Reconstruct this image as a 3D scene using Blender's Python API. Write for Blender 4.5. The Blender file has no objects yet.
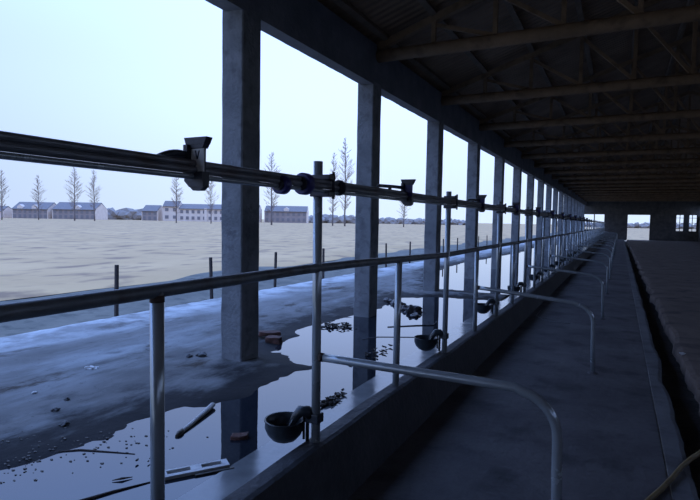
import bpy, bmesh, math, random
from mathutils import Vector, Matrix, noise
random.seed(7)
C = bpy.context.scene.collection
sc = bpy.context.scene
sc.view_settings.view_transform = 'Standard'
sc.view_settings.look = 'None'
sc.view_settings.gamma = 1
sc.view_settings.exposure = 0
PI = math.pi

# ------------------------------------------------------------ materials
def mat(name, c1, c2=None, rough=.8, scale=4, bump=0, bscale=None, metal=0, rough2=None,
        stretch=(1, 1, 1), detail=6, lo=.35, hi=.65, ior=1.45, c3=None, s3=30, amt3=.35):
    m = bpy.data.materials.new(name); m.use_nodes = True
    nt = m.node_tree; N = nt.nodes; L = nt.links
    b = N['Principled BSDF']
    b.inputs['Roughness'].default_value = rough
    b.inputs['Metallic'].default_value = metal
    b.inputs['IOR'].default_value = ior
    tc = N.new('ShaderNodeTexCoord'); mp = N.new('ShaderNodeMapping')
    mp.inputs['Scale'].default_value = stretch
    geo = N.new('ShaderNodeNewGeometry')
    L.new(geo.outputs['Position'] if name.startswith('w_') else tc.outputs['Object'], mp.inputs['Vector'])
    nz = N.new('ShaderNodeTexNoise'); nz.inputs['Scale'].default_value = scale
    nz.inputs['Detail'].default_value = detail; nz.inputs['Roughness'].default_value = .62
    L.new(mp.outputs['Vector'], nz.inputs['Vector'])
    mr = N.new('ShaderNodeMapRange'); mr.inputs['From Min'].default_value = lo; mr.inputs['From Max'].default_value = hi
    L.new(nz.outputs['Fac'], mr.inputs['Value'])
    mx = N.new('ShaderNodeMix'); mx.data_type = 'RGBA'
    mx.inputs['A'].default_value = (*c1, 1); mx.inputs['B'].default_value = (*(c2 or c1), 1)
    L.new(mr.outputs['Result'], mx.inputs['Factor'])
    out = mx.outputs['Result']
    if c3:
        n3 = N.new('ShaderNodeTexNoise'); n3.inputs['Scale'].default_value = s3; n3.inputs['Detail'].default_value = 4
        L.new(mp.outputs['Vector'], n3.inputs['Vector'])
        r3 = N.new('ShaderNodeMapRange'); r3.inputs['From Min'].default_value = .52; r3.inputs['From Max'].default_value = .68
        r3.inputs['To Max'].default_value = amt3 * 2
        L.new(n3.outputs['Fac'], r3.inputs['Value'])
        m3 = N.new('ShaderNodeMix'); m3.data_type = 'RGBA'; m3.inputs['B'].default_value = (*c3, 1)
        L.new(out, m3.inputs['A']); L.new(r3.outputs['Result'], m3.inputs['Factor']); out = m3.outputs['Result']
    L.new(out, b.inputs['Base Color'])
    if rough2 is not None:
        rr = N.new('ShaderNodeMapRange'); rr.inputs['From Min'].default_value = lo; rr.inputs['From Max'].default_value = hi
        rr.inputs['To Min'].default_value = rough; rr.inputs['To Max'].default_value = rough2
        L.new(nz.outputs['Fac'], rr.inputs['Value']); L.new(rr.outputs['Result'], b.inputs['Roughness'])
    if bump:
        n2 = N.new('ShaderNodeTexNoise'); n2.inputs['Scale'].default_value = bscale or scale * 4; n2.inputs['Detail'].default_value = 5
        L.new(mp.outputs['Vector'], n2.inputs['Vector'])
        bp = N.new('ShaderNodeBump'); bp.inputs['Strength'].default_value = bump; bp.inputs['Distance'].default_value = .02
        L.new(n2.outputs['Fac'], bp.inputs['Height']); L.new(bp.outputs['Normal'], b.inputs['Normal'])
    m['out'] = 1
    return m

M = {}
M['column'] = mat('w_column_concrete', (.17, .18, .19), (.24, .25, .26), .9, 3, .5, 30, c3=(.10, .10, .11), s3=8, amt3=.3)
M['beam'] = mat('w_beam_concrete', (.15, .155, .17), (.22, .225, .24), .92, 2.5, .5, 25)
M['floor'] = mat('w_stall_floor', (.062, .056, .058), (.11, .10, .102), .8, 1.1, .6, 18, rough2=.65, c3=(.03, .028, .03), s3=2.6, amt3=.42)
M['floor_right'] = mat('w_alley_floor', (.11, .08, .062), (.17, .125, .10), .9, 1.3, .6, 14, c3=(.04, .032, .028), s3=2.5, amt3=.4)
M['lip'] = mat('w_gutter_lip', (.085, .082, .085), (.145, .14, .14), .8, 1.6, .6, 22, c3=(.04, .037, .038), s3=3, amt3=.4)
M['gutter'] = mat('w_gutter_muck', (.012, .012, .012), (.04, .036, .032), .6, 6, 1, 20)
M['curb'] = mat('w_curb_concrete', (.03, .03, .034), (.052, .052, .057), .7, 3, .6, 22, c3=(.03, .03, .033), s3=9, amt3=.3)
M['ledge'] = mat('w_wet_ledge', (.11, .115, .12), (.19, .195, .195), .08, 3, .05, 12, rough2=.16, ior=1.5)
M['wall'] = mat('w_wall_brick', (.09, .085, .08), (.15, .14, .13), .9, 3, .3, 20)
M['wood'] = mat('w_truss_wood', (.22, .14, .075), (.32, .20, .11), .8, 3, .3, 30, c3=(.12, .075, .04), s3=5, amt3=.3)
M['purlin'] = mat('w_purlin_wood', (.18, .13, .085), (.26, .19, .13), .85, 4, .3, 30)
M['pipe'] = mat('w_galvanised_pipe', (.36, .40, .42), (.42, .46, .48), .20, 5, .02, 60, metal=.45, rough2=.28)
M['dark_pipe'] = mat('w_dark_steel_rail', (.17, .18, .20), (.24, .245, .26), .34, 6, .05, 50, metal=.35, rough2=.5, c3=(.12, .07, .045), s3=7, amt3=.3)
M['rail'] = mat('w_dark_rail', (.15, .165, .18), (.21, .225, .24), .45, 6, .05, 50, metal=.3, c3=(.09, .06, .045), s3=9, amt3=.3)
M['weld'] = mat('w_rusty_weld', (.05, .033, .025), (.09, .06, .045), .8, 40, .4, 80)
M['black_plastic'] = mat('w_dark_cast_iron', (.022, .024, .034), (.04, .042, .055), .42, 12, .1, 60)
M['blue_plastic'] = mat('w_dark_blue_plastic', (.03, .028, .13), (.05, .045, .19), .4, 12)
M['white_plate'] = mat('w_weathered_white_plate', (.74, .73, .70), (.86, .85, .82), .6, 14, .1, 40, c3=(.2, .19, .18), s3=25, amt3=.3)
M['iron'] = mat('w_enamel_bowl', (.016, .02, .025), (.03, .038, .042), .3, 10, .1, 60)
M['water'] = mat('w_puddle_water', (.009, .013, .02), (.014, .018, .026), .012, 1.2, .012, 5, ior=1.62)
M['bowl_water'] = mat('w_bowl_water', (.02, .025, .03), None, .03, ior=1.33)
M['brick'] = mat('w_broken_brick', (.07, .035, .028), (.12, .055, .042), .9, 12, .5, 50, c3=(.03, .022, .02), s3=18)
M['stone'] = mat('w_dark_stone', (.05, .05, .055), (.10, .10, .10), .7, 12, .5, 40)
M['rag'] = mat('w_wet_rag', (.035, .032, .034), (.08, .07, .068), .55, 10, .5, 40)
M['leaf'] = mat('w_wet_leaf', (.03, .025, .02), (.07, .055, .04), .5, 20, .3, 60)
M['twig'] = mat('w_twig', (.05, .04, .035), (.09, .07, .06), .8, 20, .3, 60)
M['pale_wood'] = mat('w_pale_wood', (.34, .33, .32), (.50, .49, .47), .6, 12, .2, 40)
M['foam'] = mat('w_white_foam', (.48, .48, .48), (.64, .64, .63), .6, 12, .1, 40)
M['hose'] = mat('w_yellow_hose', (.14, .09, .03), (.21, .14, .05), .5, 8, .1, 40)
M['wire'] = mat('w_grey_wire', (.16, .16, .17), None, .5)
M['steel_dark'] = mat('w_field_stake', (.035, .028, .026), (.06, .045, .04), .8, 20, .2, 50)
M['field'] = mat('w_field_soil', (.42, .265, .125), (.52, .335, .165), .95, .35, .9, 3, stretch=(1, .6, 1), c3=(.24, .15, .085), s3=1.3, amt3=.5)
M['verge'] = mat('w_muddy_verge', (.075, .075, .065), (.14, .13, .105), .9, 1.2, .6, 12, c3=(.05, .052, .045), s3=4, amt3=.4)
M['bark'] = mat('w_bark', (.12, .10, .10), (.19, .16, .155), .9, 6)
M['twigs'] = mat('w_bare_twigs', (.24, .17, .14), (.30, .22, .18), .9, 6)
M['plaster'] = mat('w_white_plaster', (.62, .50, .42), (.70, .58, .49), .9, .6)  # house colours from here to the panes are paled to imitate distance haze
M['hazed_mauve'] = mat('w_hazed_mauve_render', (.27, .215, .20), (.32, .26, .24), .9, .6)
M['hazed_rooftile'] = mat('w_hazed_slate_roof', (.17, .145, .14), (.21, .18, .17), .85, 1.5)
M['pane'] = mat('w_hazed_window_glass', (.19, .17, .175), None, .3)
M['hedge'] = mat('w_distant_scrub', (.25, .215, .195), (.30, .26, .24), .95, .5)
M['frame'] = mat('w_window_frame', (.10, .10, .10), None, .7)

# roof sheet with corrugation bump running down the slope
def roof_mat():
    m = mat('w_roof_sheet', (.21, .135, .08), (.32, .21, .13), .9, 1.6, 0)
    nt = m.node_tree; N = nt.nodes; L = nt.links; b = N['Principled BSDF']
    g = N.new('ShaderNodeNewGeometry'); w = N.new('ShaderNodeTexWave')
    w.bands_direction = 'Y'; w.inputs['Scale'].default_value = 2.2; w.inputs['Distortion'].default_value = .3
    L.new(g.outputs['Position'], w.inputs['Vector'])
    bp = N.new('ShaderNodeBump'); bp.inputs['Strength'].default_value = .7; bp.inputs['Distance'].default_value = .03
    L.new(w.outputs['Fac'], bp.inputs['Height']); L.new(bp.outputs['Normal'], b.inputs['Normal'])
    return m
M['roof'] = roof_mat()

# apron: dry pale concrete on the high ground, dark wet silt where it dips to the water
def apron_mat():
    m = bpy.data.materials.new('w_apron_concrete'); m.use_nodes = True
    nt = m.node_tree; N = nt.nodes; L = nt.links; b = N['Principled BSDF']
    g = N.new('ShaderNodeNewGeometry')
    def nz(sc_, det=6, st=(1, 1, 1), rot=0):
        mp = N.new('ShaderNodeMapping'); mp.inputs['Scale'].default_value = st; mp.inputs['Rotation'].default_value = (0, 0, rot)
        n = N.new('ShaderNodeTexNoise'); n.inputs['Scale'].default_value = sc_; n.inputs['Detail'].default_value = det
        n.inputs['Roughness'].default_value = .65
        L.new(g.outputs['Position'], mp.inputs['Vector']); L.new(mp.outputs['Vector'], n.inputs['Vector']); return n.outputs['Fac']
    def mr(v, a, c, lo=0, hi=1):
        r = N.new('ShaderNodeMapRange'); r.inputs['From Min'].default_value = a; r.inputs['From Max'].default_value = c
        r.inputs['To Min'].default_value = lo; r.inputs['To Max'].default_value = hi; r.interpolation_type = 'SMOOTHSTEP'
        L.new(v, r.inputs['Value']); return r.outputs['Result']
    def mix(f, a, c):
        x = N.new('ShaderNodeMix'); x.data_type = 'RGBA'
        for s, v in (('A', a), ('B', c)):
            if isinstance(v, tuple): x.inputs[s].default_value = (*v, 1)
            else: L.new(v, x.inputs[s])
        L.new(f, x.inputs['Factor']); return x.outputs['Result']
    def math_(op, a, c):
        x = N.new('ShaderNodeMath'); x.operation = op
        for i, v in enumerate((a, c)):
            if isinstance(v, (int, float)): x.inputs[i].default_value = v
            else: L.new(v, x.inputs[i])
        return x.outputs[0]
    base = mix(mr(nz(1.3, 7, (1, .5, 1)), .35, .65), (.12, .115, .11), (.18, .175, .17))
    frost = mr(nz(.8, 7, (1.9, .45, 1)), .44, .72)
    c = mix(frost, base, (.27, .28, .285))
    dirt = mr(nz(1.1, 8, (1.4, .7, 1), .4), .56, .66)
    c = mix(dirt, c, (.05, .04, .033))
    c = mix(mr(nz(22, 3), .62, .72, 0, .6), c, (.07, .065, .06))
    sx = N.new('ShaderNodeSeparateXYZ'); L.new(g.outputs['Position'], sx.inputs[0])
    edge = mr(sx.outputs['X'], -5.1, -6.0)
    ef = math_('MULTIPLY', edge, mr(nz(1.8, 6), .35, .6, .2, .8))
    c = mix(ef, c, (.50, .51, .52))
    zz = math_('ADD', sx.outputs['Z'], math_('MULTIPLY', math_('SUBTRACT', nz(4, 8, (1.6, .7, 1)), .5), .05))
    wet = mr(zz, .1015, .076)
    c = mix(wet, c, (.02, .019, .02))
    L.new(c, b.inputs['Base Color'])
    b.inputs['Specular IOR Level'].default_value = .1
    L.new(mr(zz, .100, .065, .9, .75), b.inputs['Roughness'])
    bp = N.new('ShaderNodeBump'); bp.inputs['Strength'].default_value = .5; bp.inputs['Distance'].default_value = .015
    L.new(nz(14, 6), bp.inputs['Height']); L.new(bp.outputs['Normal'], b.inputs['Normal'])
    return m
M['apron'] = apron_mat()

# ------------------------------------------------------------ mesh helpers
def bm_box(bm, x0, x1, y0, y1, z0, z1, bevel=0):
    vs = [bm.verts.new((x, y, z)) for x in (x0, x1) for y in (y0, y1) for z in (z0, z1)]
    q = [(0, 1, 3, 2), (4, 6, 7, 5), (0, 4, 5, 1), (2, 3, 7, 6), (0, 2, 6, 4), (1, 5, 7, 3)]
    fs = [bm.faces.new([vs[i] for i in f]) for f in q]
    if bevel:
        es = list({e for f in fs for e in f.edges})
        bmesh.ops.bevel(bm, geom=es, offset=bevel, segments=2, affect='EDGES', profile=.6)
def bm_tube(bm, pts, r, n=12, cap=True):
    pts = [Vector(p) for p in pts]
    rs = r if isinstance(r, (list, tuple)) else [r] * len(pts)
    rings = []; up = None
    for i, p in enumerate(pts):
        t = (pts[min(i + 1, len(pts) - 1)] - pts[max(i - 1, 0)]).normalized()
        if up is None:
            up = Vector((0, 0, 1)) if abs(t.z) < .9 else Vector((1, 0, 0))
        a = t.cross(up).normalized(); bq = a.cross(t).normalized(); up = bq
        rings.append([bm.verts.new(p + rs[i] * (math.cos(2 * PI * k / n) * a + math.sin(2 * PI * k / n) * bq)) for k in range(n)])
    for i in range(len(rings) - 1):
        for k in range(n):
            f = bm.faces.new((rings[i][k], rings[i][(k + 1) % n], rings[i + 1][(k + 1) % n], rings[i + 1][k])); f.smooth = True
    if cap:
        bm.faces.new(rings[0][::-1]); bm.faces.new(rings[-1])
def bm_bar(bm, a, b_, w, h, side=Vector((0, 1, 0))):
    a, b_ = Vector(a), Vector(b_); t = (b_ - a).normalized(); s = side.normalized(); u = t.cross(s).normalized()
    v = [bm.verts.new(p + s * (i * w / 2) + u * (j * h / 2)) for p in (a, b_) for i, j in ((-1, -1), (1, -1), (1, 1), (-1, 1))]
    for f in ((0, 1, 2, 3), (7, 6, 5, 4), (0, 4, 5, 1), (1, 5, 6, 2), (2, 6, 7, 3), (3, 7, 4, 0)):
        bm.faces.new([v[i] for i in f])
def bm_lathe(bm, prof, cx=0, cy=0, n=28, sx=1, sy=1):
    rings = []
    for r, z in prof:
        rings.append([bm.verts.new((cx + r * sx * math.cos(2 * PI * k / n), cy + r * sy * math.sin(2 * PI * k / n), z)) for k in range(n)])
    for i in range(len(rings) - 1):
        for k in range(n):
            f = bm.faces.new((rings[i][k], rings[i][(k + 1) % n], rings[i + 1][(k + 1) % n], rings[i + 1][k])); f.smooth = True
    return rings
def bm_lump(bm, c, r, seed=0, rough=.3, n=3):
    b2 = bmesh.new(); bmesh.ops.create_icosphere(b2, subdivisions=n, radius=1)
    for v in b2.verts:
        k = 1 + rough * 2 * noise.noise(v.co * 1.6 + Vector((seed * 7.3, seed, 0)))
        v.co = Vector((c[0] + v.co.x * r[0] * k, c[1] + v.co.y * r[1] * k, c[2] + v.co.z * r[2] * k))
    me = bpy.data.meshes.new('t'); b2.to_mesh(me); b2.free(); bm.from_mesh(me); bpy.data.meshes.remove(me)
def obj(name, bm, m, parent=None, loc=None):
    bmesh.ops.recalc_face_normals(bm, faces=bm.faces)
    me = bpy.data.meshes.new(name); bm.to_mesh(me); bm.free()
    me.materials.append(m)
    o = bpy.data.objects.new(name, me); C.objects.link(o)
    if parent: o.parent = parent
    if loc: o.location = loc
    return o
def struct(name, bm, m):
    o = obj(name, bm, m); o['kind'] = 'structure'; return o
def tag(o, label, cat, group=None, kind=None):
    o['label'] = label; o['category'] = cat
    if group: o['group'] = group
    if kind: o['kind'] = kind
    return o
def thing(name, label, cat, loc=(0, 0, 0), group=None):
    o = bpy.data.objects.new(name, None); C.objects.link(o); o.location = loc; o.empty_display_size = .1
    return tag(o, label, cat, group)
def dup(root, loc=None, rz=None, label=None, scale=None):
    kids = [(ch, list(ch.children)) for ch in root.children]
    r = root.copy(); C.objects.link(r)
    if loc is not None: r.location = loc
    if rz is not None: r.rotation_euler = (0, 0, rz)
    if scale is not None: r.scale = scale
    if label: r['label'] = label
    for ch, gs in kids:
        c = ch.copy(); C.objects.link(c); c.parent = r
        for g in gs:
            d = g.copy(); C.objects.link(d); d.parent = c
    return r
def nb(): return bmesh.new()
ORD = ['first', 'second', 'third', 'fourth', 'fifth', 'sixth', 'seventh', 'eighth', 'ninth', 'tenth', 'eleventh', 'twelfth',
       'thirteenth', 'fourteenth', 'fifteenth', 'sixteenth', 'seventeenth', 'eighteenth', 'nineteenth', 'twentieth',
       'twenty-first', 'twenty-second', 'twenty-third', 'twenty-fourth', 'twenty-fifth', 'twenty-sixth', 'twenty-seventh', 'twenty-eighth']

# ------------------------------------------------------------ setting constants
YB, YE = -8.0, 61.8            # added closure behind the camera, and far end of the barn
XL0, XL1 = -3.52, -3.26        # column / beam faces
XR = 6.9
BAY, Y0 = 3.2, 4.09
ZW = .06                        # water level

# ---- shore of the puddles (plan coordinates)
polyA = [(-1.5, .2), (-3.0, .6), (-2.96, 1.64), (-3.04, 1.88), (-2.91, 2.15), (-2.92, 2.46), (-2.88, 2.83), (-2.74, 3.11), (-2.62, 3.39),
         (-2.73, 3.89), (-2.60, 4.38), (-3.0, 4.54), (-3.30, 4.63), (-3.52, 5.18), (-3.66, 5.77), (-3.59, 6.91), (-3.59, 7.31),
         (-3.44, 7.85), (-3.7, 9.13), (-2.9, 9.67), (-1.5, 9.9)]
polyB = [(-1.5, 10.9), (-2.53, 10.85), (-3.5, 10.95), (-4.74, 14.9), (-4.85, 19.03), (-4.3, 27), (-4.6, 38), (-1.5, 40)]
def sdist(x, y, P):
    inside = False; d = 1e9; n = len(P)
    for i in range(n):
        x1, y1 = P[i]; x2, y2 = P[(i + 1) % n]
        if (y1 > y) != (y2 > y) and x < (x2 - x1) * (y - y1) / (y2 - y1) + x1: inside = not inside
        dx, dy = x2 - x1, y2 - y1; t = max(0, min(1, ((x - x1) * dx + (y - y1) * dy) / (dx * dx + dy * dy)))
        d = min(d, math.hypot(x - x1 - t * dx, y - y1 - t * dy))
    return d if inside else -d
def ground_h(x, y):
    s = max(sdist(x, y, polyA), sdist(x, y, polyB))
    s += .13 * noise.noise(Vector((x * 2.2, y * 1.4, 0))) + .09 * noise.noise(Vector((x * 6, y * 4, 3))) + .05 * noise.noise(Vector((x * 13, y * 9, 5)))
    if s < 0: h = ZW + .045 * (1 - math.exp(s * 2.4))
    else: h = ZW - .06 * (1 - math.exp(-s * 4))
    h += .010 * noise.noise(Vector((x * 5, y * 4, 9))) + .006 * noise.noise(Vector((x * 12, y * 8, 1)))
    return h

bm = nb()
xs = [-6.2 + i * .075 for i in range(57)] + [-1.93]
xs = [x for x in xs if x < -1.94] + [-1.9]
ys = []; y = -2.0
while y < 66:
    ys.append(y); y += .075 if y < 12 else (.2 if y < 25 else .6)
grid = [[bm.verts.new((x, y, ground_h(x, y))) for x in xs] for y in ys]
for j in range(len(ys) - 1):
    for i in range(len(xs) - 1):
        f = bm.faces.new((grid[j][i], grid[j][i + 1], grid[j + 1][i + 1], grid[j + 1][i])); f.smooth = True
# outer edge face of the slab
low = [bm.verts.new((-6.22, y, -.12)) for y in ys]
for j in range(len(ys) - 1):
    bm.faces.new((grid[j][0], grid[j + 1][0], low[j + 1], low[j]))
struct('concrete_apron', bm, M['apron'])

def plane(name, x0, x1, y0, y1, z, m, nx=1, ny=1, hf=None):
    bm = nb(); g = [[bm.verts.new((x0 + (x1 - x0) * i / nx, y0 + (y1 - y0) * j / ny,
                    z + (hf(x0 + (x1 - x0) * i / nx, y0 + (y1 - y0) * j / ny) if hf else 0))) for i in range(nx + 1)] for j in range(ny + 1)]
    for j in range(ny):
        for i in range(nx):
            f = bm.faces.new((g[j][i], g[j][i + 1], g[j + 1][i + 1], g[j + 1][i])); f.smooth = True
    return obj(name, bm, m)
p = plane('puddle', -4.1, -1.92, -.2, 10.3, ZW, M['water'])
tag(p, 'long shallow puddle of still water beside the near part of the curb', 'puddle', kind='stuff')
p = plane('puddle', -5.2, -1.92, 10.6, 42, ZW, M['water'])
tag(p, 'further puddle beyond the damp strip of ground, among the far columns', 'puddle', kind='stuff')

# ledge outside the curb
bm = nb(); bm_box(bm, -1.955, -1.43, -2, YE, -.1, .066); struct('wet_ledge', bm, M['ledge'])
# curb, rounded top, battered inner face
bm = nb()
prof = [(-1.46, -.1), (-1.46, .29), (-1.452, .312), (-1.435, .325), (-1.36, .325), (-1.338, .316), (-1.33, .295), (-1.25, .0), (-1.25, -.1)]
n = 260; rows = []
for j in range(n + 1):
    y = -2 + (YE + 2) * (j / n) ** 1.5
    wob = .006 * noise.noise(Vector((0, y * 1.5, 0))); sag = -.03 * max(0, min(1, (y - 3) / 3))
    rows.append([bm.verts.new((x + wob, y, z + (sag + .006 * noise.noise(Vector((4, y * 2, 0))) if z > .2 else 0))) for x, z in prof])
for j in range(n):
    for i in range(len(prof) - 1):
        f = bm.faces.new((rows[j][i], rows[j][i + 1], rows[j + 1][i + 1], rows[j + 1][i])); f.smooth = False
struct('trim_1', bm, M['curb'])

# stall floor, gutter lip, gutter, alley floor
def rnd(a): return lambda x, y: a * noise.noise(Vector((x * 1.1, y * .8, 5)))
o = plane('floor', -1.26, .31, YB, YE, 0, M['floor'], 14, 240, rnd(.006)); o['kind'] = 'structure'
def edge(y, s, a=.02): return a * noise.noise(Vector((s, y * 1.1, 0))) + a * .5 * noise.noise(Vector((s, y * 4.5, 2)))
bm = nb(); rows = []
for j in range(501):
    y = YB + (YE - YB) * j / 500; e = edge(y, 1, .035)
    rows.append([bm.verts.new(q) for q in ((.31, y, -.004), (.318, y, -.004), (.322, y, .001), (.42 + e, y, .001), (.45 + e, y, -.012), (.46 + e, y, -.2))])
for j in range(500):
    for i in range(5): bm.faces.new((rows[j][i], rows[j][i + 1], rows[j + 1][i + 1], rows[j + 1][i]))
struct('trim_2', bm, M['lip'])
o = plane('drain_channel', .40, .84, YB, YE, -.15, M['gutter'], 6, 500, lambda x, y: .03 * noise.noise(Vector((x * 5, y * 3, 1))) + .01 * noise.noise(Vector((x * 14, y * 9, 1)))); o['kind'] = 'structure'
bm = nb(); rows = []
for j in range(601):
    y = YB + (YE - YB) * j / 600; e = edge(y, 6, .085)
    rows.append([bm.verts.new(q) for q in ((.69 + e, y, -.2), (.71 + e, y, -.02), (.76 + e, y, .0), (1.2, y, .0), (XR + .1, y, 0))])
for j in range(600):
    for i in range(4): bm.faces.new((rows[j][i], rows[j][i + 1], rows[j + 1][i + 1], rows[j + 1][i]))
struct('alley_floor', bm, M['floor_right'])

# outside ground
o = plane('muddy_verge', -10.2, -6.2, -40, 120, -.0, M['verge'], 40, 400, lambda x, y: .04 + .06 * noise.noise(Vector((x * .8, y * .5, 0))) - .06 * max(0, 1 - abs(x + 7) / 1.0)); o['kind'] = 'structure'
bm = nb()
gx = [-9.3, -9.8, -10.5, -11.5, -13, -15, -18, -22, -28, -36, -50, -80, -150, -300, -900]
gy = [-400, -100, -40] + [-30 + i * 1.0 for i in range(120)] + [100, 130, 200, 400, 1200]
G = [[bm.verts.new((x + (.35 * noise.noise(Vector((0, y * .4, 7))) if i == 0 else 0), y, (.02 if i == 0 else .10) + (.05 * noise.noise(Vector((x * .3, y * .3, 2))) if i < 9 else 0))) for i, x in enumerate(gx)] for y in gy]
for j in range(len(gy) - 1):
    for i in range(len(gx) - 1):
        f = bm.faces.new((G[j][i], G[j][i + 1], G[j + 1][i + 1], G[j + 1][i])); f.smooth = True
struct('field_ground', bm, M['field'])
o = plane('yard_ground', XR + .1, 300, -60, YE + .3, -.03, M['verge']); o['kind'] = 'structure'
o = plane('far_ground', -9.5, 300, YE + .3, 1200, -.12, M['field']); o['kind'] = 'structure'

# ------------------------------------------------------------ barn shell
# edge beam with a slightly chipped lower arris
bm = nb(); rows = []
ny = 900
for j in range(ny + 1):
    y = YB + (YE - YB) * j / ny
    c = max(0, noise.noise(Vector((0, y * 2.1, 0))) + .1) * .03 + max(0, noise.noise(Vector((2, y * 9, 0)))) * .016
    rows.append([bm.verts.new(q) for q in ((XL0, y, 4.04), (XL0, y, 3.525 + c), (XL0 + .02, y, 3.505 + c * .5), (XL0 + .06, y, 3.49), (XL1, y, 3.475), (XL1, y, 4.06))])
for j in range(ny):
    for i in range(6): bm.faces.new((rows[j][i], rows[j][(i + 1) % 6], rows[j + 1][(i + 1) % 6], rows[j + 1][i]))
bm.faces.new(rows[0]); bm.faces.new(rows[-1])
struct('trim_3', bm, M['beam'])

RX, SL, RZ0 = 1.8, .335, 4.15
def roofz(x): return RZ0 + SL * ((x - XL1) if x < RX else (2 * RX - XL1 - x))
bm = nb()
xa, xb = -4.0, 7.4
prof = [(xa, roofz(xa)), (RX, roofz(RX)), (xb, roofz(xb)), (xb, roofz(xb) + .06), (RX, roofz(RX) + .06), (xa, roofz(xa) + .06)]
r0 = [bm.verts.new((x, YB - .3, z)) for x, z in prof]; r1 = [bm.verts.new((x, YE + .4, z)) for x, z in prof]
for i in range(6): bm.faces.new((r0[i], r0[(i + 1) % 6], r1[(i + 1) % 6], r1[i]))
bm.faces.new(r0); bm.faces.new(r1)
struct('ceiling', bm, M['roof'])
k = 4
PX = [-3.13] + [XL1 + .845 * i for i in range(1, 12)]
for x in PX:
    bm = nb(); z = roofz(x)
    bm_bar(bm, (x, YB, z - .045), (x, YE, z - .045), .08, .075, Vector((1, 0, SL if x < RX else -SL)))
    struct('trim_%d' % k, bm, M['purlin']); k += 1

# walls
def gable(name, y0, y1, holes):
    bm = nb(); H = 2.64
    xsb = sorted({XL0 - .0, XR + .2} | {h[0] for h in holes} | {h[1] for h in holes})
    for a, b_ in zip(xsb[:-1], xsb[1:]):
        hz = [h for h in holes if h[0] <= a + 1e-6 and h[1] >= b_ - 1e-6]
        if hz:
            if hz[0][2] > 0: bm_box(bm, a, b_, y0, y1, -.1, hz[0][2])
        else: bm_box(bm, a, b_, y0, y1, -.1, H)
    ps = [(XL0, H), (XR + .2, H), (XR + .2, roofz(XR + .2)), (RX, roofz(RX)), (XL0, roofz(XL0))]
    a = [bm.verts.new((x, y0, z)) for x, z in ps]; b_ = [bm.verts.new((x, y1, z)) for x, z in ps]
    for i in range(5): bm.faces.new((a[i], a[(i + 1) % 5], b_[(i + 1) % 5], b_[i]))
    bm.faces.new(a); bm.faces.new(b_)
    return struct(name, bm, M['wall'])
gable('wall_far', YE, YE + .25, [(-3.5, -1.455, .95), (.62, 2.77, 0), (4.95, 6.75, .95)])
gable('wall_back_light_block', YB - .25, YB, [])  # added behind the camera, unseen, to keep the interior dark
bm = nb(); bm_box(bm, XR, XR + .2, YB, YE, -.1, 2.5); struct('wall_right_unseen', bm, M['wall'])  # unseen side; wall height shaped to limit sky light from the right
bm = nb(); bm_box(bm, XR, XR + .26, YB, YE, 3.49, 4.06); struct('trim_20', bm, M['beam'])
def wframe(name, x0, x1, z0, z1, mull, bars=()):
    bm = nb(); y0, y1 = YE + .08, YE + .16; t = .05
    bm_box(bm, x0, x0 + t, y0, y1, z0, z1); bm_box(bm, x1 - t, x1, y0, y1, z0, z1)
    bm_box(bm, x0, x1, y0, y1, z1 - t, z1); bm_box(bm, x0, x1, y0, y1, z0, z0 + t)
    for x, w in mull: bm_box(bm, x - w / 2, x + w / 2, y0, y1, z0, z1)
    for z in bars: bm_box(bm, x0, x1, y0 + .01, y1 - .01, z - .02, z + .02)
    return struct(name, bm, M['frame'])
wframe('window_1', -3.5, -1.455, .95, 2.64, [(-2.46, .10)])
wframe('window_2', 4.95, 6.75, .95, 2.64, [(5.3, .06), (5.85, .5), (6.35, .06)], (1.8, 2.3))
bm = nb()
for a, b_ in ((.62, .69), (2.70, 2.77)): bm_box(bm, a, b_, YE + .02, YE + .2, 0, 2.64)
bm_box(bm, .69, 2.70, YE + .02, YE + .2, 2.57, 2.64); struct('door_1', bm, M['frame'])

# ------------------------------------------------------------ columns
def column_mesh(seed):
    bm = nb(); w, d = .13, .145; hh = 3.55; nz_ = 30; rows = []
    for j in range(nz_ + 1):
        z = -.06 + (hh) * j / nz_
        ring = []
        for (x, y) in ((-w, -d + .012), (-w + .012, -d), (w - .012, -d), (w, -d + .012), (w, d - .012), (w - .012, d), (-w + .012, d), (-w, d - .012)):
            e = .004 * noise.noise(Vector((x * 9 + seed, y * 9, z * 3)))
            ring.append(bm.verts.new((x + e, y + e, z)))
        rows.append(ring)
    for j in range(nz_):
        for i in range(8): bm.faces.new((rows[j][i], rows[j][(i + 1) % 8], rows[j + 1][(i + 1) % 8], rows[j + 1][i]))
    bm.faces.new(rows[0]); bm.faces.new(rows[-1])
    return bm
def colY(i): return [4.215, 7.19, 10.33][i] if i < 3 else 13.5 + 3.2 * (i - 3)
protos = []
for i in range(18):
    y = colY(i)
    lab = 'square grey concrete column, %s from the left along the open side' % ORD[i]
    if i == 0: lab = 'nearest and widest square concrete column, on the dry ground at far left'
    if i == 1: lab = 'second concrete column from the left, standing at the puddle edge'
    if i < 3:
        o = obj('concrete_column', column_mesh(i * 3.1), M['column']); protos.append(o)
    else:
        o = protos[i % 3].copy(); C.objects.link(o)
    o.location = ((XL0 + XL1) / 2, y, .03)
    tag(o, lab, 'column', 'row of concrete columns')

for i in range(-1, 18):
    o = protos[i % 3].copy(); C.objects.link(o); o.name = 'unseen_column'; o.location = (XR + .13, 4.235 + 3.2 * i, .03)  # unseen right-side columns, added to reduce the light coming in
    for k_ in ('label', 'category', 'group'): del o[k_]
    o['kind'] = 'structure'
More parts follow.
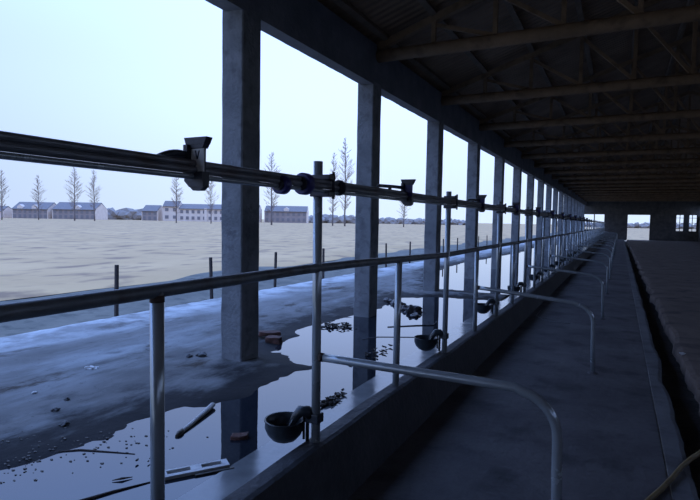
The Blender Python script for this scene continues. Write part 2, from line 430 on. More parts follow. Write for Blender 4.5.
# ------------------------------------------------------------ roof trusses
def make_truss():
    t = thing('roof_truss', '', 'roof truss', (0, 0, 0), 'roof trusses')
    x0, x1 = XL1 - .1, 2 * RX - XL1 + .1
    bm = nb(); pts = [(x0 + (x1 - x0) * i / 20, 0, 3.905 - .0 * math.sin(PI * i / 20)) for i in range(21)]
    bm_tube(bm, pts, .088, 12); obj('bottom_chord', bm, M['wood'], t)
    for s in (-1, 1):
        bm = nb(); a = (RX + s * (RX - XL1 + .05), 0, roofz(XL1) - .13); b_ = (RX, 0, roofz(RX) - .13)
        bm_bar(bm, a, b_, .09, .10); obj('top_chord', bm, M['wood'], t)
    st = (RX - XL1) / 6
    for i in range(1, 12):
        x = XL1 + st * i; zt = roofz(x) - .16
        bm = nb(); bm_bar(bm, (x, 0, 3.98), (x, 0, zt), .06, .06); obj('vertical_strut', bm, M['wood'], t)
    for i in range(1, 6):
        for s in (-1, 1):
            xa_ = RX + s * (RX - XL1 - st * i); xb_ = xa_ - s * st
            bm = nb(); bm_bar(bm, (xa_, .03, roofz(xa_) - .19), (xb_, .03, 3.98), .05, .055); obj('diagonal_brace', bm, M['wood'], t)
    return t
tr = make_truss(); first = True
for i in range(1, 18):
    lab = 'brown timber roof truss, %s from the near end of the ceiling' % ORD[i - 1]
    loc = (0, colY(i), 0)
    if first: tr.location = loc; tr['label'] = lab; first = False
    else: dup(tr, loc, label=lab)

# ------------------------------------------------------------ pipe fence
PXF = -1.39
fence = thing('pipe_fence', 'long galvanised pipe fence of posts and rails standing on the curb', 'fence', (PXF, 0, .3))
NP = 53; SP = 1.137
def py(n): return {1: 2.36, 2: 3.48, 3: 4.665}.get(n, 1.287 + SP * n - (.03 if n > 3 else 0))
def ztop_curb(y): return .325 - .03 * max(0, min(1, (y - 3) / 3))
def lowz(y): return 1.25 - .045 * max(0, min(1, (y - 2.4) / 2.2))
meshes = {}
for n_ in range(-2, NP):
    y = py(n_); tall = n_ % 2 == 1
    key = (tall, y < 3.0)
    bm = nb()
    top = (1.80 if n_ == 1 else 1.775) if tall else lowz(y)
    bm_tube(bm, [(0, 0, -.03), (0, 0, top - .3)], .024, 16)
    lean = .012 * noise.noise(Vector((n_ * 1.7, 0, 0)))
    for v in bm.verts: v.co.x += lean * v.co.z
    o = obj('fence_post', bm, M['pipe'], fence, (0, y, 0))
    if n_ in (-1, 0, 1):
        bm = nb(); bm_tube(bm, [(0, 0, .006), (0, 0, .03)], .0248, 16); w = obj('weld_ring', bm, M['weld'], o, (0, 0, lowz(y) - .3 - .045)) if not tall else None
        if w is None: bm.free()
bm = nb(); bm_tube(bm, [(0, -2 + i * .6, lowz(-2 + i * .6) - .3 + .002 * math.sin(i)) for i in range(106)], .024, 16)
obj('lower_rail', bm, M['rail'], fence)
def uz(y): return 1.680 + .010 * min(1, max(0, (y - .8) / 5))
for dz, dx, r, nm, mm, lb in ((.0095, .043, .0125, 'upper_rail', 'dark_pipe', 'dark steel upper rail'),
                          (-.0145, .047, .0135, 'locking_bar', 'dark_pipe', 'dark steel locking bar'),
                          (-.0375, .044, .0095, 'control_bar', 'pipe', 'thin bright control bar')):
    bm = nb(); bm_tube(bm, [(dx, -2 + i * .6, uz(-2 + i * .6) - .3 + dz) for i in range(106)], r, 14)
    obj(nm, bm, M[mm], fence)['label'] = lb

# clamps that hold the upper rail to the tall posts
def clamp():
    t = thing('pipe_clamp', '', 'clamp', (0, 0, 0), 'pipe clamps on the upper rail')
    for z in (.033, -.052):
        bm = nb(); bm_box(bm, -.036, .078, -.034, .034, z - .013, z + .013, .004)
        bm_lathe(bm, [(.0, z + .008), (.014, z + .008), (.014, z + .020), (0, z + .022)], .064, .022, 8)
        obj('clamp_plate', bm, M['black_plastic'], t)
    bm = nb(); bm_tube(bm, [(.072, .022, -.075), (.072, .022, .062)], .008, 8); obj('bolt', bm, M['black_plastic'], t)
    bm = nb(); bm_tube(bm, [(-.03, -.024, .033), (-.03, -.024, -.05)], .007, 8); obj('bolt', bm, M['black_plastic'], t)
    return t
cl = clamp(); first = True
names = {1: 'dark pipe clamp on the nearest tall fence post', 3: 'dark pipe clamp on the second tall fence post'}
for i, n_ in enumerate(range(1, 27, 2)):
    y = py(n_); loc = (PXF, y, uz(y))
    lab = names.get(n_, 'dark pipe clamp on the %s tall fence post from the camera' % ORD[i])
    if first: cl.location = loc; cl['label'] = lab; first = False
    else: dup(cl, loc, label=lab)
# round discs threaded on the rail
def disc(y, r, dz, lab, th=.016, m='blue_plastic'):
    t = thing('rail_disc', lab, 'disc', (PXF + .046, y, uz(y) + dz), 'round discs on the upper rail')
    bm = nb(); bm_tube(bm, [(0, -th, 0), (0, -th * .8, 0), (0, th * .8, 0), (0, th, 0)], [r * .86, r, r, r * .86], 24); obj('rim', bm, M[m], t)
    bm = nb(); bm_tube(bm, [(0, -th - .012, 0), (0, th + .012, 0)], r * .62, 20); obj('hub', bm, M['black_plastic'], t)
disc(2.14, .052, -.014, 'large dark blue disc on the upper rail just left of the nearest tall post', .022)
disc(1.955, .042, -.030, 'smaller dark blue disc hanging low on the upper rail, further left', .022)
disc(2.49, .042, -.012, 'dark disc on the upper rail just right of the nearest tall post', .008, 'black_plastic')

# release latches
def latch(near):
    t = thing('release_latch', '', 'latch', (0, 0, 0), 'release latches on the upper rail')
    bm = nb()  # housing: flared cap, body, belly under the rail
    def frustum(z0, z1, a0, a1, b0_, b1_, h=.014):
        v = [bm.verts.new(q) for q in ((a0, -h, z0), (a1, -h, z0), (a1, h, z0), (a0, h, z0), (b0_, -h, z1), (b1_, -h, z1), (b1_, h, z1), (b0_, h, z1))]
        for f in ((3, 2, 1, 0), (4, 5, 6, 7), (0, 1, 5, 4), (1, 2, 6, 5), (2, 3, 7, 6), (3, 0, 4, 7)): bm.faces.new([v[i] for i in f])
    frustum(-.020, .070, -.020, .038, -.020, .040, .005); bm_box(bm, -.036, -.018, -.028, .010, -.02, .082); frustum(.070, .084, -.036, .040, -.036, .048, .014); frustum(.084, .108, -.036, .048, -.044, .060, .016)
    frustum(-.045, -.012, -.042, .044, -.036, .042, .018); frustum(-.066, -.045, -.020, .044, -.042, .044, .016); frustum(-.078, -.066, -.006, .028, -.020, .044, .012)
    obj('housing', bm, M['black_plastic'], t)
    bm = nb(); bm_box(bm, -.016, .041, -.0095, -.0045, -.016, .069, .001)
    p_ = obj('cover_plate', bm, M['white_plate'] if near else M['blue_plastic'], t)
    if near:
        p_['label'] = 'pale grey cover plate'
        bm = nb(); bm_bar(bm, (.004, -.010, .062), (.013, -.010, .032), .002, .004, Vector((0, 1, 0))); bm_bar(bm, (.022, -.010, .062), (.013, -.010, .032), .002, .004, Vector((0, 1, 0)))
        obj('cast_mark', bm, M['black_plastic'], p_)
        bm = nb(); pts = []
        for i in range(9):
            u = i / 8; pts.append((-.03, -.165 + .14 * u, .016 + .034 * math.sin(u * PI * .6)))
        bm_tube(bm, pts, [.005] + [.012] * 8, 8); obj('lever', bm, M['black_plastic'], t)
        bm = nb(); bm_bar(bm, (-.03, -.10, .024), (-.03, -.02, .034), .012, .020, Vector((1, 0, 0))); obj('web_plate', bm, M['black_plastic'], t)
    else:
        bm = nb(); bm_tube(bm, [(-.02, -.46, .030), (-.02, -.44, .036), (-.025, -.2, .046), (-.028, -.02, .050)], [.008, .011, .011, .012], 8)
        obj('lever', bm, M['black_plastic'], t)
        bm = nb(); bm_box(bm, -.03, -.014, -.27, -.25, .015, .042); obj('lever_foot', bm, M['black_plastic'], t)
    return t
LY = [1.435, 3.50, 5.72, 7.85, 10.15, 12.4, 14.7, 17.0, 19.2, 21.5, 23.8, 26.1]
l0 = latch(True); l0.location = (PXF + .046, LY[0] - .01, uz(LY[0]) - .008); l0['label'] = 'nearest dark release latch with a pale cover plate and flared top'
l1 = latch(False)
for i, y in enumerate(LY[1:]):
    lab = 'dark release latch with long lever, %s along the upper rail' % ORD[i + 1]
    loc = (PXF + .046, y, uz(y))
    if i == 0: l1.location = loc; l1['label'] = lab
    else: dup(l1, loc, label=lab)

# curved stall dividers
def divider(drop, near):
    t = thing('stall_divider', '', 'stall divider', (0, 0, 0), 'curved stall dividers')
    zr = .782; xe = -.38; xl = -.185
    pts = [(PXF + .02, 0, zr)] + [(PXF + .02 + (xe - PXF - .02) * i / 8, 0, zr - drop * (i / 8) ** 1.1) for i in range(1, 9)]
    z1 = zr - drop; r = .18; lx = xl - .015
    for i in range(1, 9):
        a = PI / 2 * i / 8; pts.append((xe + (lx - xe) * math.sin(a), 0, z1 - .012 - r * (1 - math.cos(a))))
    pts += [(lx + .004, 0, z1 - r - .2), (xl, 0, -.02)]
    bm = nb(); bm_tube(bm, pts, .0215, 16); bar = obj('bent_rail', bm, M['pipe'], t)
    bm = nb(); bm_tube(bm, [(PXF + .019, 0, zr), (PXF + .042, 0, zr)], .0235, 16); obj('weld', bm, M['weld'], t)
    bm = nb(); bm_lathe(bm, [(.0, .02), (.03, .018), (.045, .004), (.05, -.01)], xl, 0, 14); obj('foot_collar', bm, M['floor'], t)
    return t
d0 = divider(.0, True); d0.location = (0, py(1), 0); d0['label'] = 'nearest curved galvanised stall divider, arching from tall post to floor'
d1 = divider(.085, False)
for i, n_ in enumerate(range(4, 53, 3)):
    lab = 'curved galvanised stall divider, %s from the camera' % ORD[i + 1]
    if i == 0: d1.location = (0, py(n_), 0); d1['label'] = lab
    else: dup(d1, (0, py(n_), 0), label=lab)

# drinking bowls
def bowl():
    t = thing('drinking_bowl', '', 'drinking bowl', (0, 0, 0), 'drinking bowls beside the posts')
    bm = nb(); R_ = .103; cx_ = -.165; cy_ = -.05
    prof = [(0, -.115), (.035, -.112), (.065, -.098), (.09, -.07), (.105, -.035), (R_, 0), (R_ + .006, .004), (R_ + .003, .010), (R_ - .006, .006), (.098, -.035), (.082, -.065), (.055, -.09), (0, -.105)]
    bm_lathe(bm, prof, cx_, cy_, 32); obj('bowl', bm, M['iron'], t)
    bm = nb(); bm_lathe(bm, [(0, -.055), (.088, -.055)], cx_, cy_, 28); obj('water', bm, M['bowl_water'], t)
    bm = nb()  # valve housing arching from the post over the rim
    bm_tube(bm, [(-.020, -.01, .035), (-.045, -.02, .062), (-.075, -.03, .062), (-.100, -.04, .030), (-.118, -.045, -.010), (-.132, -.047, -.045)],
            [.026, .032, .030, .024, .020, .014], 12); obj('valve_housing', bm, M['iron'], t)
    bm = nb(); bm_bar(bm, (-.105, -.045, .018), (-.15, -.05, -.055), .05, .006); obj('nose_paddle', bm, M['pipe'], t)
    bm = nb(); bm_tube(bm, [(-.045, -.012, .04), (-.045, -.012, -.115)], .010, 10); bm_tube(bm, [(-.062, -.02, .04), (-.062, -.02, -.09)], .007, 8); obj('feed_pipe', bm, M['iron'], t)
    bm = nb(); bm_box(bm, -.05, .03, -.032, .032, .005, .055, .006); obj('post_bracket', bm, M['iron'], t)
    return t
b0 = bowl()
blabs = ['nearest dark round drinking bowl, on the nearest tall post above the curb',
         'dark drinking bowl on the second tall post, over the puddle']
for i, n_ in enumerate(range(1, 20, 2)):
    y = py(n_); loc = (PXF, y, .425 - (.0 if i == 0 else .0))
    lab = blabs[i] if i < 2 else 'dark drinking bowl, %s from the camera along the curb' % ORD[i]
    if i == 0: b0.location = loc; b0['label'] = lab
    else: dup(b0, loc, label=lab)

# ------------------------------------------------------------ litter on the apron and in the puddle
def brick_piece(loc, size, rz, seed, lab, rx=0):
    bm = nb(); bm_box(bm, -size[0] / 2, size[0] / 2, -size[1] / 2, size[1] / 2, 0, size[2], .008)
    bmesh.ops.subdivide_edges(bm, edges=bm.edges[:], cuts=2, use_grid_fill=True)
    for v in bm.verts: v.co += Vector((1, 1, .6)) * .016 * noise.noise(v.co * 14 + Vector((seed, 0, 0)))
    o = obj('broken_brick', bm, M['brick'], None, loc); o.rotation_euler = (rx, 0, rz); tag(o, lab, 'brick', 'broken bricks'); return o
brick_piece((-3.70, 5.16, .10), (.26, .11, .05), .6, 1, 'reddish flat broken brick lying beside the nearest column')
brick_piece((-3.53, 5.0, .05), (.17, .12, .085), .3, 4, 'darker broken brick lump at the water edge by the nearest column')
brick_piece((-2.17, 2.70, .03), (.10, .07, .055), .45, 8, 'reddish broken brick lying alone in the puddle')
def stones(name, spec, m, cat, group=None):
    for (x, y, r, sd, lab) in spec:
        bm = nb(); bm_lump(bm, (0, 0, 0), r, sd, .35)
        o = obj(name, bm, M[m], None, (x, y, max(ground_h(x, y), ZW) + r[2] * .35)); o.rotation_euler = (0, 0, sd)
        tag(o, lab, cat, group)
stones('rubble_lump', [
    (-2.86, 7.86, (.13, .10, .075), 1, 'large dark rubble lump with a pointed end in the puddle beyond the second column'),
    (-2.72, 7.56, (.12, .06, .03), 2, 'flat grey rubble piece at the foot of the large lump'),
    (-3.04, 8.02, (.10, .08, .06), 3, 'dark rubble lump directly left of the largest one'),
    (-3.22, 8.25, (.09, .07, .055), 4, 'dark rubble lump in the middle of the row in the puddle'),
    (-3.42, 8.45, (.10, .07, .05), 5, 'low dark rubble lump second from the left of the row'),
    (-3.62, 8.62, (.09, .06, .045), 6, 'leftmost low rubble lump behind the second column')], 'rag', 'rubble', 'rubble beyond the second column')
stones('small_stone', [
    (-3.72, 4.02, (.045, .035, .03), 7, 'dark stone at the foot of the nearest column, left side'),
    (-3.80, 3.93, (.03, .025, .02), 8, 'smaller dark stone left of the nearest column'),
    (-3.68, 2.53, (.022, .02, .015), 9, 'small dark stone on the grey apron above the wet strip'),
    (-3.57, 2.36, (.03, .02, .016), 10, 'dark stone at the top of the wet strip, lower left'),
    (-3.29, 2.24, (.032, .024, .018), 11, 'dark stone lying in the wet silt, lower left'),
    (-3.15, 1.70, (.03, .02, .015), 12, 'dark stone at the puddle shore near the left edge')], 'stone', 'stone', 'small stones on the apron')
stones('white_scrap', [
    (-4.25, 3.17, (.055, .03, .018), 13, 'small white scrap lying on the grey apron, upper left'),
    (-4.03, 2.50, (.022, .014, .010), 14, 'tiny white scrap on the apron near the left edge')], 'foam', 'scrap', 'white scraps')
bm = nb(); bm_lump(bm, (0, 0, 0), (.03, .02, .014), 3, .3)
tag(obj('paper_scrap', bm, M['foam'], None, (.712, 7.2, .012)), 'tiny white scrap at the edge of the drain channel', 'scrap')

def leaves(loc, spread, count, sd, lab, size=.03):
    rr = random.Random(sd); bm = nb()
    for i in range(count):
        x, y = rr.gauss(0, spread[0]), rr.gauss(0, spread[1]); a = rr.uniform(0, 6.28); s = size * rr.uniform(.6, 1.3); h = rr.uniform(.004, .02)
        n_ = 6; top = []
        for j in range(n_ + 1):
            u = j / n_ * 2 - 1; w = s * .5 * (1 - u * u) + .001; cz = h + .5 * s * u * u
            top.append([Vector((u * s, w, cz + w * .6)), Vector((u * s, 0, cz)), Vector((u * s, -w, cz + w * .6))])
        R2 = Matrix.Rotation(a, 3, 'Z')
        vv = [[bm.verts.new(R2 @ q + Vector((x, y, 0))) for q in r] for r in top]
        for j in range(n_):
            for k2 in range(2): bm.faces.new((vv[j][k2], vv[j][k2 + 1], vv[j + 1][k2 + 1], vv[j + 1][k2]))
    ex = bmesh.ops.extrude_face_region(bm, geom=bm.faces[:])
    for v in [g for g in ex['geom'] if isinstance(g, bmesh.types.BMVert)]: v.co.z -= .003
    o = obj('leaf_clump', bm, M['leaf'], None, loc); tag(o, lab, 'leaves', None, 'stuff'); return o
leaves((-1.985, 3.58, ZW), (.025, .11), 46, 1, 'clump of dark curled leaves floating just beyond the nearest tall post', .032)
leaves((-3.38, 6.20, ZW), (.10, .09), 60, 2, 'dark patch of wet leaves in the puddle before the second column', .035)
leaves((-2.33, 5.15, ZW), (.05, .22), 20, 3, 'scattered dark leaves in the puddle near the second drinking bowl', .03)
leaves((-2.40, 2.18, ZW - .002), (.05, .05), 5, 5, 'few dark leaf bits in the puddle near the white board', .012)

rr = random.Random(11); bm = nb()
for i in range(150):
    u = rr.random(); x = -3.45 + 1.0 * u + rr.gauss(0, .14); y = 1.75 + .75 * u + rr.gauss(0, .16)
    if rr.random() < .3: x = -3.0 + rr.gauss(0, .07); y = 1.72 + rr.gauss(0, .10)
    r_ = rr.uniform(.003, .009)
    bm_lump(bm, (x, y, max(ground_h(x, y), ZW) + r_ * .2), (r_ * 1.5, r_, r_ * .6), i, .35, 1)
o = obj('silt_crumbs', bm, M['leaf']); tag(o, 'dark crumbs of mud and leaf bits scattered over the shore at lower left', 'mud', None, 'stuff')
def stick(name, pts, r, m, lab, cat, flat=None):
    bm = nb(); bm_tube(bm, pts, r, 8)
    if flat:
        c = sum((Vector(p) for p in pts), Vector()) / len(pts)
        for v in bm.verts: v.co.z = c.z + (v.co.z - c.z) * flat
    o = obj(name, bm, M[m]); tag(o, lab, cat); return o
stick('twig', [(-3.079, 1.907, .062), (-2.99, 1.99, .062), (-2.898, 2.073, .063), (-2.75, 2.13, .062), (-2.562, 2.197, .062)], [.002, .005, .006, .005, .002], 'twig', 'thin bent twig lying in the puddle at lower left', 'twig')
stick('twig', [(-2.50, 1.42, .062), (-2.373, 1.66, .064), (-2.30, 1.83, .063), (-2.213, 1.996, .062)], [.008, .010, .008, .004], 'twig', 'thick dark stick in the puddle at the bottom edge, left of the post', 'twig')
stick('twig', [(-2.40, 1.905, .066), (-2.365, 1.94, .070), (-2.335, 1.985, .066)], [.002, .007, .002], 'twig', 'very short twig floating between the two longer ones', 'twig')
stick('wire', [(-2.72, 5.7, .061), (-2.62, 5.92, .061), (-2.45, 6.02, .061), (-2.2, 6.16, .061), (-2.12, 6.08, .061), (-1.98, 6.0, .061)], .006, 'stone', 'dark bent wire lying on the puddle behind the third fence post', 'wire')
stick('wire', [(-2.75, 6.55, .064), (-2.45, 6.85, .066), (-2.25, 7.0, .066), (-2.3, 7.3, .064)], .007, 'stone', 'short dark wire on the water nearer to the rubble', 'wire')
stick('floor_wire', [(-1.16, 9.6, .008), (-1.15, 8.938, .008), (-1.02, 8.65, .008), (-.865, 8.533, .008), (-.6, 8.5, .008)], .005, 'wire', 'thin pale wire lying on the stall floor past the second divider', 'wire')
# pale wooden paddle
o = thing('wooden_paddle', 'pale broken wooden stick half in the puddle left of the reflected column', 'stick', (0, 0, 0))
bm = nb(); bm_tube(bm, [(-2.555, 2.575, .064), (-2.585, 2.68, .068), (-2.64, 2.86, .074), (-2.70, 3.04, .082)], [.014, .016, .019, .022], 8)
for v in bm.verts: v.co.z = .085 + (v.co.z - .085) * .8
obj('shaft', bm, M['pale_wood'], o)
bm = nb(); bm_tube(bm, [(-2.535, 2.505, .064), (-2.545, 2.54, .068), (-2.556, 2.58, .072)], [.010, .020, .016], 8); obj('tip', bm, M['leaf'], o)['label'] = 'dark muddy tip'
# white foam board with two slots
t = thing('slotted_board', 'broken white slotted board floating in the puddle near the ledge', 'board', (-2.10, 2.20, .062))
bm = nb()
def slab(x0, x1, y0, y1): bm_box(bm, x0, x1, y0, y1, 0, .018)
L_, W_ = .40, .085
slab(-L_ / 2, L_ / 2, -W_ / 2, -W_ / 2 + .030); slab(-L_ / 2, L_ / 2, W_ / 2 - .014, W_ / 2)
for a, b_ in ((-L_ / 2, -L_ / 2 + .06), (-.01, .05), (L_ / 2 - .035, L_ / 2)): slab(a, b_, -W_ / 2 + .030, W_ / 2 - .014)
f1 = obj('panel', bm, M['foam'], t)
bm = nb(); bm_box(bm, .0, L_ / 2 + .02, -W_ / 2 - .028, -W_ / 2 - .002, -.01, .008, .002); obj('torn_edge', bm, M['leaf'], t)['label'] = 'dark torn edge'
t.rotation_euler = (0, 0, math.atan2(.27, .22) + .06)

# hose on the stall floor across the channel
stick('hose', [(0.02, 2.75, .016), (.10, 2.97, .016), (.196, 3.207, .016), (.27, 3.39, .017), (.333, 3.562, .020), (.40, 3.76, .022), (.47, 3.95, .012), (.55, 4.13, .004), (.64, 4.34, .006), (.73, 4.62, .018), (.85, 5.2, .016)], .0145, 'hose', 'yellow hose lying across the drain channel in the lower right corner', 'hose')

# ------------------------------------------------------------ field stakes
bm = nb(); bm_box(bm, -.022, .022, -.022, .022, -.15, .74, .004)
for v in bm.verts:
    if v.co.z > .7: v.co.x *= .9
proto = obj('field_stake', bm, M['steel_dark'])
for i in range(13):
    o = proto if i == 0 else proto.copy()
    if i: C.objects.link(o)
    y = 5.07 + 1.935 * i
    o.location = (-6.27 + .02 * math.sin(i * 2.3), y, .08); o.rotation_euler = (.02 * math.sin(i * 1.7), .02 * math.cos(i * 2.9), 0)
    tag(o, ('dark square stake at the field edge, %s from the left' % ORD[i]), 'stake', 'stakes along the field edge')

# ------------------------------------------------------------ bare trees
def tree_meshes(H_, sd, conical=True):
    rr = random.Random(sd); bt = nb(); bb = nb()
    pts = [(0, 0, -.2)]; x = y = 0
    for i in range(1, 9):
        x += rr.uniform(-.05, .05); y += rr.uniform(-.05, .05); pts.append((x, y, H_ * i / 8))
    bm_tube(bt, pts, [.17 * (1 - .93 * i / 8) + .012 for i in range(9)], 8)
    nbr = 110
    for i in range(nbr):
        u = .16 + .82 * (i + rr.random()) / nbr; z = H_ * u
        k = min(7, int(u * 8)); f = u * 8 - k
        p = Vector(pts[k]).lerp(Vector(pts[k + 1]), f)
        a = rr.uniform(0, 2 * PI); ln = (.34 * H_ * min(1 - u, u * 1.2) ** .9 + .35) * rr.uniform(.5, 1.05)
        e = rr.uniform(.35, .8)
        d = Vector((math.cos(a) * math.cos(e), math.sin(a) * math.cos(e), math.sin(e)))
        q1 = p + d * ln * .5; d2 = (d + Vector((0, 0, .25))).normalized(); q2 = q1 + d2 * ln * .5
        bm_tube(bb, [p, q1, q2], [.032, .024, .014], 3, False)
        for s in range(7):
            w = rr.uniform(.2, .9); b0_ = p.lerp(q2, w); dd = (d + Vector((rr.uniform(-.8, .8), rr.uniform(-.8, .8), rr.uniform(0, .8)))).normalized()
            bm_tube(bb, [b0_, b0_ + dd * ln * rr.uniform(.2, .42)], [.017, .010], 3, False)
    return bt, bb
tvar = []
for s in range(3):
    bt, bb = tree_meshes(14, 20 + s)
    mt = bpy.data.meshes.new('trunk'); bmesh.ops.recalc_face_normals(bt, faces=bt.faces); bt.to_mesh(mt); bt.free(); mt.materials.append(M['bark'])
    mb = bpy.data.meshes.new('branches'); bb.to_mesh(mb); bb.free(); mb.materials.append(M['twigs'])
    tvar.append((mt, mb))
TL = [(-136.5, 77.2, 12.4, 'bare conical tree cut by the left edge of the view'),
      (-148, 93.8, 12.8, 'bare conical tree behind the leftmost long house'),
      (-129.7, 92, 14.6, 'taller bare tree in front of the second long house'),
      (-129.4, 97.8, 14.1, 'bare tree right of the tallest one on the left, by the pale gable'),
      (-98, 96.9, 12.7, 'bare tree below the nearest latch, before the white two-storey house'),
      (-90.3, 100.8, 13.3, 'bare tree just left of the nearest column'),
      (-71.2, 99.6, 16.7, 'bare tree between the nearest column and the tall post'),
      (-61.6, 111.2, 17.6, 'slim bare tree just right of the nearest tall post'),
      (-56.3, 107.4, 20.2, 'tallest bare tree, left of the second column'),
      (-46, 118, 9.5, 'low bare tree seen between the second and third columns')]
for i, (x, y, h, lab) in enumerate(TL):
    mt, mb = tvar[i % 3]
    t = thing('bare_tree', lab, 'tree', (x, y, .1), 'bare trees across the field'); s = h / 14
    wide = 1.25 if i == 9 else (.8 if i in (5, 7, 8) else 1)
    t.scale = (s * wide, s * wide, s); t.rotation_euler = (0, 0, i * 1.3)
    for n_, me in (('trunk', mt), ('branches', mb)):
        o = bpy.data.objects.new(n_, me); C.objects.link(o); o.parent = t

# ------------------------------------------------------------ houses across the field
FA = math.atan2(.4556, .89)
def house(px0, w, dep, he, hr, wall, nwin, floors, lab, name='long_house', chim=0, dormers=(), d=200, yaw=0, gablem='plaster', winm='pane', stair=()):
    # px0 = lateral coordinate of the left front corner measured across the view at distance d
    fw = Vector((-.454, .889, 0)); rt = Vector((.89, .4556, 0)).normalized()
    p = fw * d + rt * px0
    t = thing(name, lab, 'house', (p.x, p.y, .1), 'houses across the field'); t.rotation_euler = (0, 0, FA + yaw)
    bm = nb()
    vs = [(0, 0), (w, 0), (w, dep), (0, dep)]
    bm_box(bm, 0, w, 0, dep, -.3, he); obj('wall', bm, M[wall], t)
    for x0_, x1_ in ((-.02, .22), (w - .22, w + .02)):
        bm = nb()
        a = [bm.verts.new(q) for q in ((x0_, -.05, -.3), (x0_, dep + .05, -.3), (x0_, dep + .05, he), (x0_, dep / 2, hr - .15), (x0_, -.05, he))]
        b_ = [bm.verts.new((x1_, v.co.y, v.co.z)) for v in a]
        for i in range(5): bm.faces.new((a[i], a[(i + 1) % 5], b_[(i + 1) % 5], b_[i]))
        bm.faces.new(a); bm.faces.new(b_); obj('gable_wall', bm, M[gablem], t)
    bm = nb(); ov = .4; sl = (hr - he) / (dep / 2)
    pr = [(-ov, he - ov * sl), (dep / 2, hr), (dep + ov, he - ov * sl), (dep + ov, he - ov * sl + .22), (dep / 2, hr + .22), (-ov, he - ov * sl + .22)]
    a = [bm.verts.new((-.0, y_, z_)) for y_, z_ in pr]; b_ = [bm.verts.new((w + .0, y_, z_)) for y_, z_ in pr]
    for i in range(6): bm.faces.new((a[i], a[(i + 1) % 6], b_[(i + 1) % 6], b_[i]))
    bm.faces.new(a); bm.faces.new(b_); rf = obj('roof', bm, M['hazed_rooftile'], t)
    for i in range(nwin):
        for f in range(floors):
            xc = w * (i + .5) / nwin; zc = (he / floors) * (f + .52); ww = min(1.3, w / nwin * .5)
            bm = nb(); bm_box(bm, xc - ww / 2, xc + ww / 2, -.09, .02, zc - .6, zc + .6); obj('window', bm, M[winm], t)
    for xd in dormers:
        bm = nb(); z0 = he - .3
        a = [bm.verts.new(q) for q in ((xd - 1, -.15, z0), (xd + 1, -.15, z0), (xd + 1, -.15, z0 + 1.2), (xd, -.15, z0 + 2.0), (xd - 1, -.15, z0 + 1.2))]
        b_ = [bm.verts.new((v.co.x, 2.0, v.co.z)) for v in a]
        for i in range(5): bm.faces.new((a[i], a[(i + 1) % 5], b_[(i + 1) % 5], b_[i]))
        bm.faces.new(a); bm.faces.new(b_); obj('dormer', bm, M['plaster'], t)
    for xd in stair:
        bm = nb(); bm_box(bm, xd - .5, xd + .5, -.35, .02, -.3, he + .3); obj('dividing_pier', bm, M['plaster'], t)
    return t
def lat(px, d=200): return (px - 350) / 527 * d
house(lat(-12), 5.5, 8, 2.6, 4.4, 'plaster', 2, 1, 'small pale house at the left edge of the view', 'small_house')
house(lat(13), 13.5, 9, 3.6, 6.1, 'hazed_mauve', 7, 2, 'leftmost long row house with slate roof and two pale dormers', dormers=(3, 8.5))
house(lat(53), 16.3, 10, 3.7, 6.3, 'hazed_mauve', 8, 2, 'second long row house, with a pale gable at its right end', dormers=(9.5,))
house(lat(142), 6.0, 8, 3.6, 5.7, 'hazed_mauve', 3, 2, 'short row house with white gable beside the two-storey house')
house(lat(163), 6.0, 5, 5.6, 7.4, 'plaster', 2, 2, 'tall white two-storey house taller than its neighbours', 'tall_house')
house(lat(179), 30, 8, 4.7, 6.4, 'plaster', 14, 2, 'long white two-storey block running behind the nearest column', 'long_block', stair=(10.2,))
house(lat(262), 16.5, 8, 4.4, 6.4, 'hazed_mauve', 8, 2, 'long house seen between the nearest column and the tall post', dormers=(8.5,), d=205)
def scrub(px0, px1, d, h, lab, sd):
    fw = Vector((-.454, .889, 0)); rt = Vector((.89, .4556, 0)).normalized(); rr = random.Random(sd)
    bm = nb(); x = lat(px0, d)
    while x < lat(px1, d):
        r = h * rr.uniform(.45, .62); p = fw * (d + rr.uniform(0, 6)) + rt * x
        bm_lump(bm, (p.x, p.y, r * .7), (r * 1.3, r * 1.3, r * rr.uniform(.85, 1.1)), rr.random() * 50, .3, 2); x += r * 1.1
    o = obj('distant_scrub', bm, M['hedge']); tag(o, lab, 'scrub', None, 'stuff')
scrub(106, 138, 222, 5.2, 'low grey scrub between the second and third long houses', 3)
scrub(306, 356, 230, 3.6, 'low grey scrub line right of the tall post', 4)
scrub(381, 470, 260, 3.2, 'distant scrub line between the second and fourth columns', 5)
scrub(560, 700, 300, 3.0, 'distant scrub line seen through the end wall openings', 6)

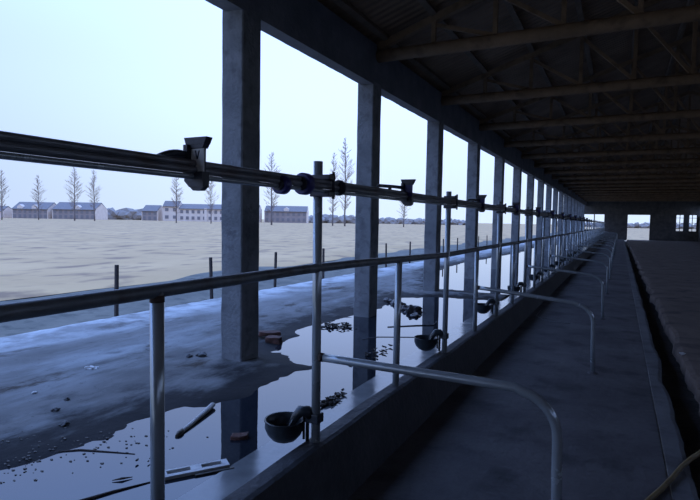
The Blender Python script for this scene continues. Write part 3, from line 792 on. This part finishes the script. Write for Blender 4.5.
# ------------------------------------------------------------ sky light
w = bpy.data.worlds.new('World'); sc.world = w; w.use_nodes = True
nt = w.node_tree; N = nt.nodes; L = nt.links; N.clear()
tc = N.new('ShaderNodeTexCoord'); sp = N.new('ShaderNodeSeparateXYZ'); L.new(tc.outputs['Generated'], sp.inputs[0])
def MR(v, a, b_, lo, hi, mode='SMOOTHSTEP'):
    r = N.new('ShaderNodeMapRange'); r.interpolation_type = mode
    for n_, q in (('From Min', a), ('From Max', b_), ('To Min', lo), ('To Max', hi)): r.inputs[n_].default_value = q
    L.new(v, r.inputs['Value']); return r.outputs['Result']
def WM(f, a, b_):
    x = N.new('ShaderNodeMix'); x.data_type = 'RGBA'
    for s, v in (('A', a), ('B', b_)):
        if isinstance(v, tuple): x.inputs[s].default_value = (*v, 1)
        else: L.new(v, x.inputs[s])
    L.new(f, x.inputs['Factor']); return x.outputs['Result']
az = N.new('ShaderNodeVectorMath'); az.operation = 'DOT_PRODUCT'; az.inputs[1].default_value = (.25, .97, 0); L.new(tc.outputs['Generated'], az.inputs[0])
fa = MR(az.outputs['Value'], .05, .75, 0, 1)
hor = WM(fa, (.55, .68, .95), (.76, .92, 1.2))
mid = WM(fa, (.60, .80, 1.45), (.86, 1.14, 1.9))
low_ = WM(MR(sp.outputs['Z'], 0, .25, 0, 1), hor, mid)
allc = WM(MR(sp.outputs['Z'], .24, .62, 0, 1), low_, (.86, 1.47, 3.25))
bg = N.new('ShaderNodeBackground'); L.new(allc, bg.inputs['Color']); bg.inputs['Strength'].default_value = 1.0
wo = N.new('ShaderNodeOutputWorld'); L.new(bg.outputs[0], wo.inputs[0])

# ------------------------------------------------------------ camera
cam = bpy.data.cameras.new('camera'); co = bpy.data.objects.new('camera', cam); C.objects.link(co)
cam.sensor_width = 36; cam.lens = 527 / 700 * 36; cam.clip_end = 3000; cam.clip_start = .05
R3 = Matrix(((.89003048, -.04113492, .45404147), (.45556791, .04218221, -.88920107), (.01742474, .99826278, .05628321)))
co.matrix_world = Matrix.Translation((0, 0, 1.5)) @ R3.to_4x4()
sc.camera = co
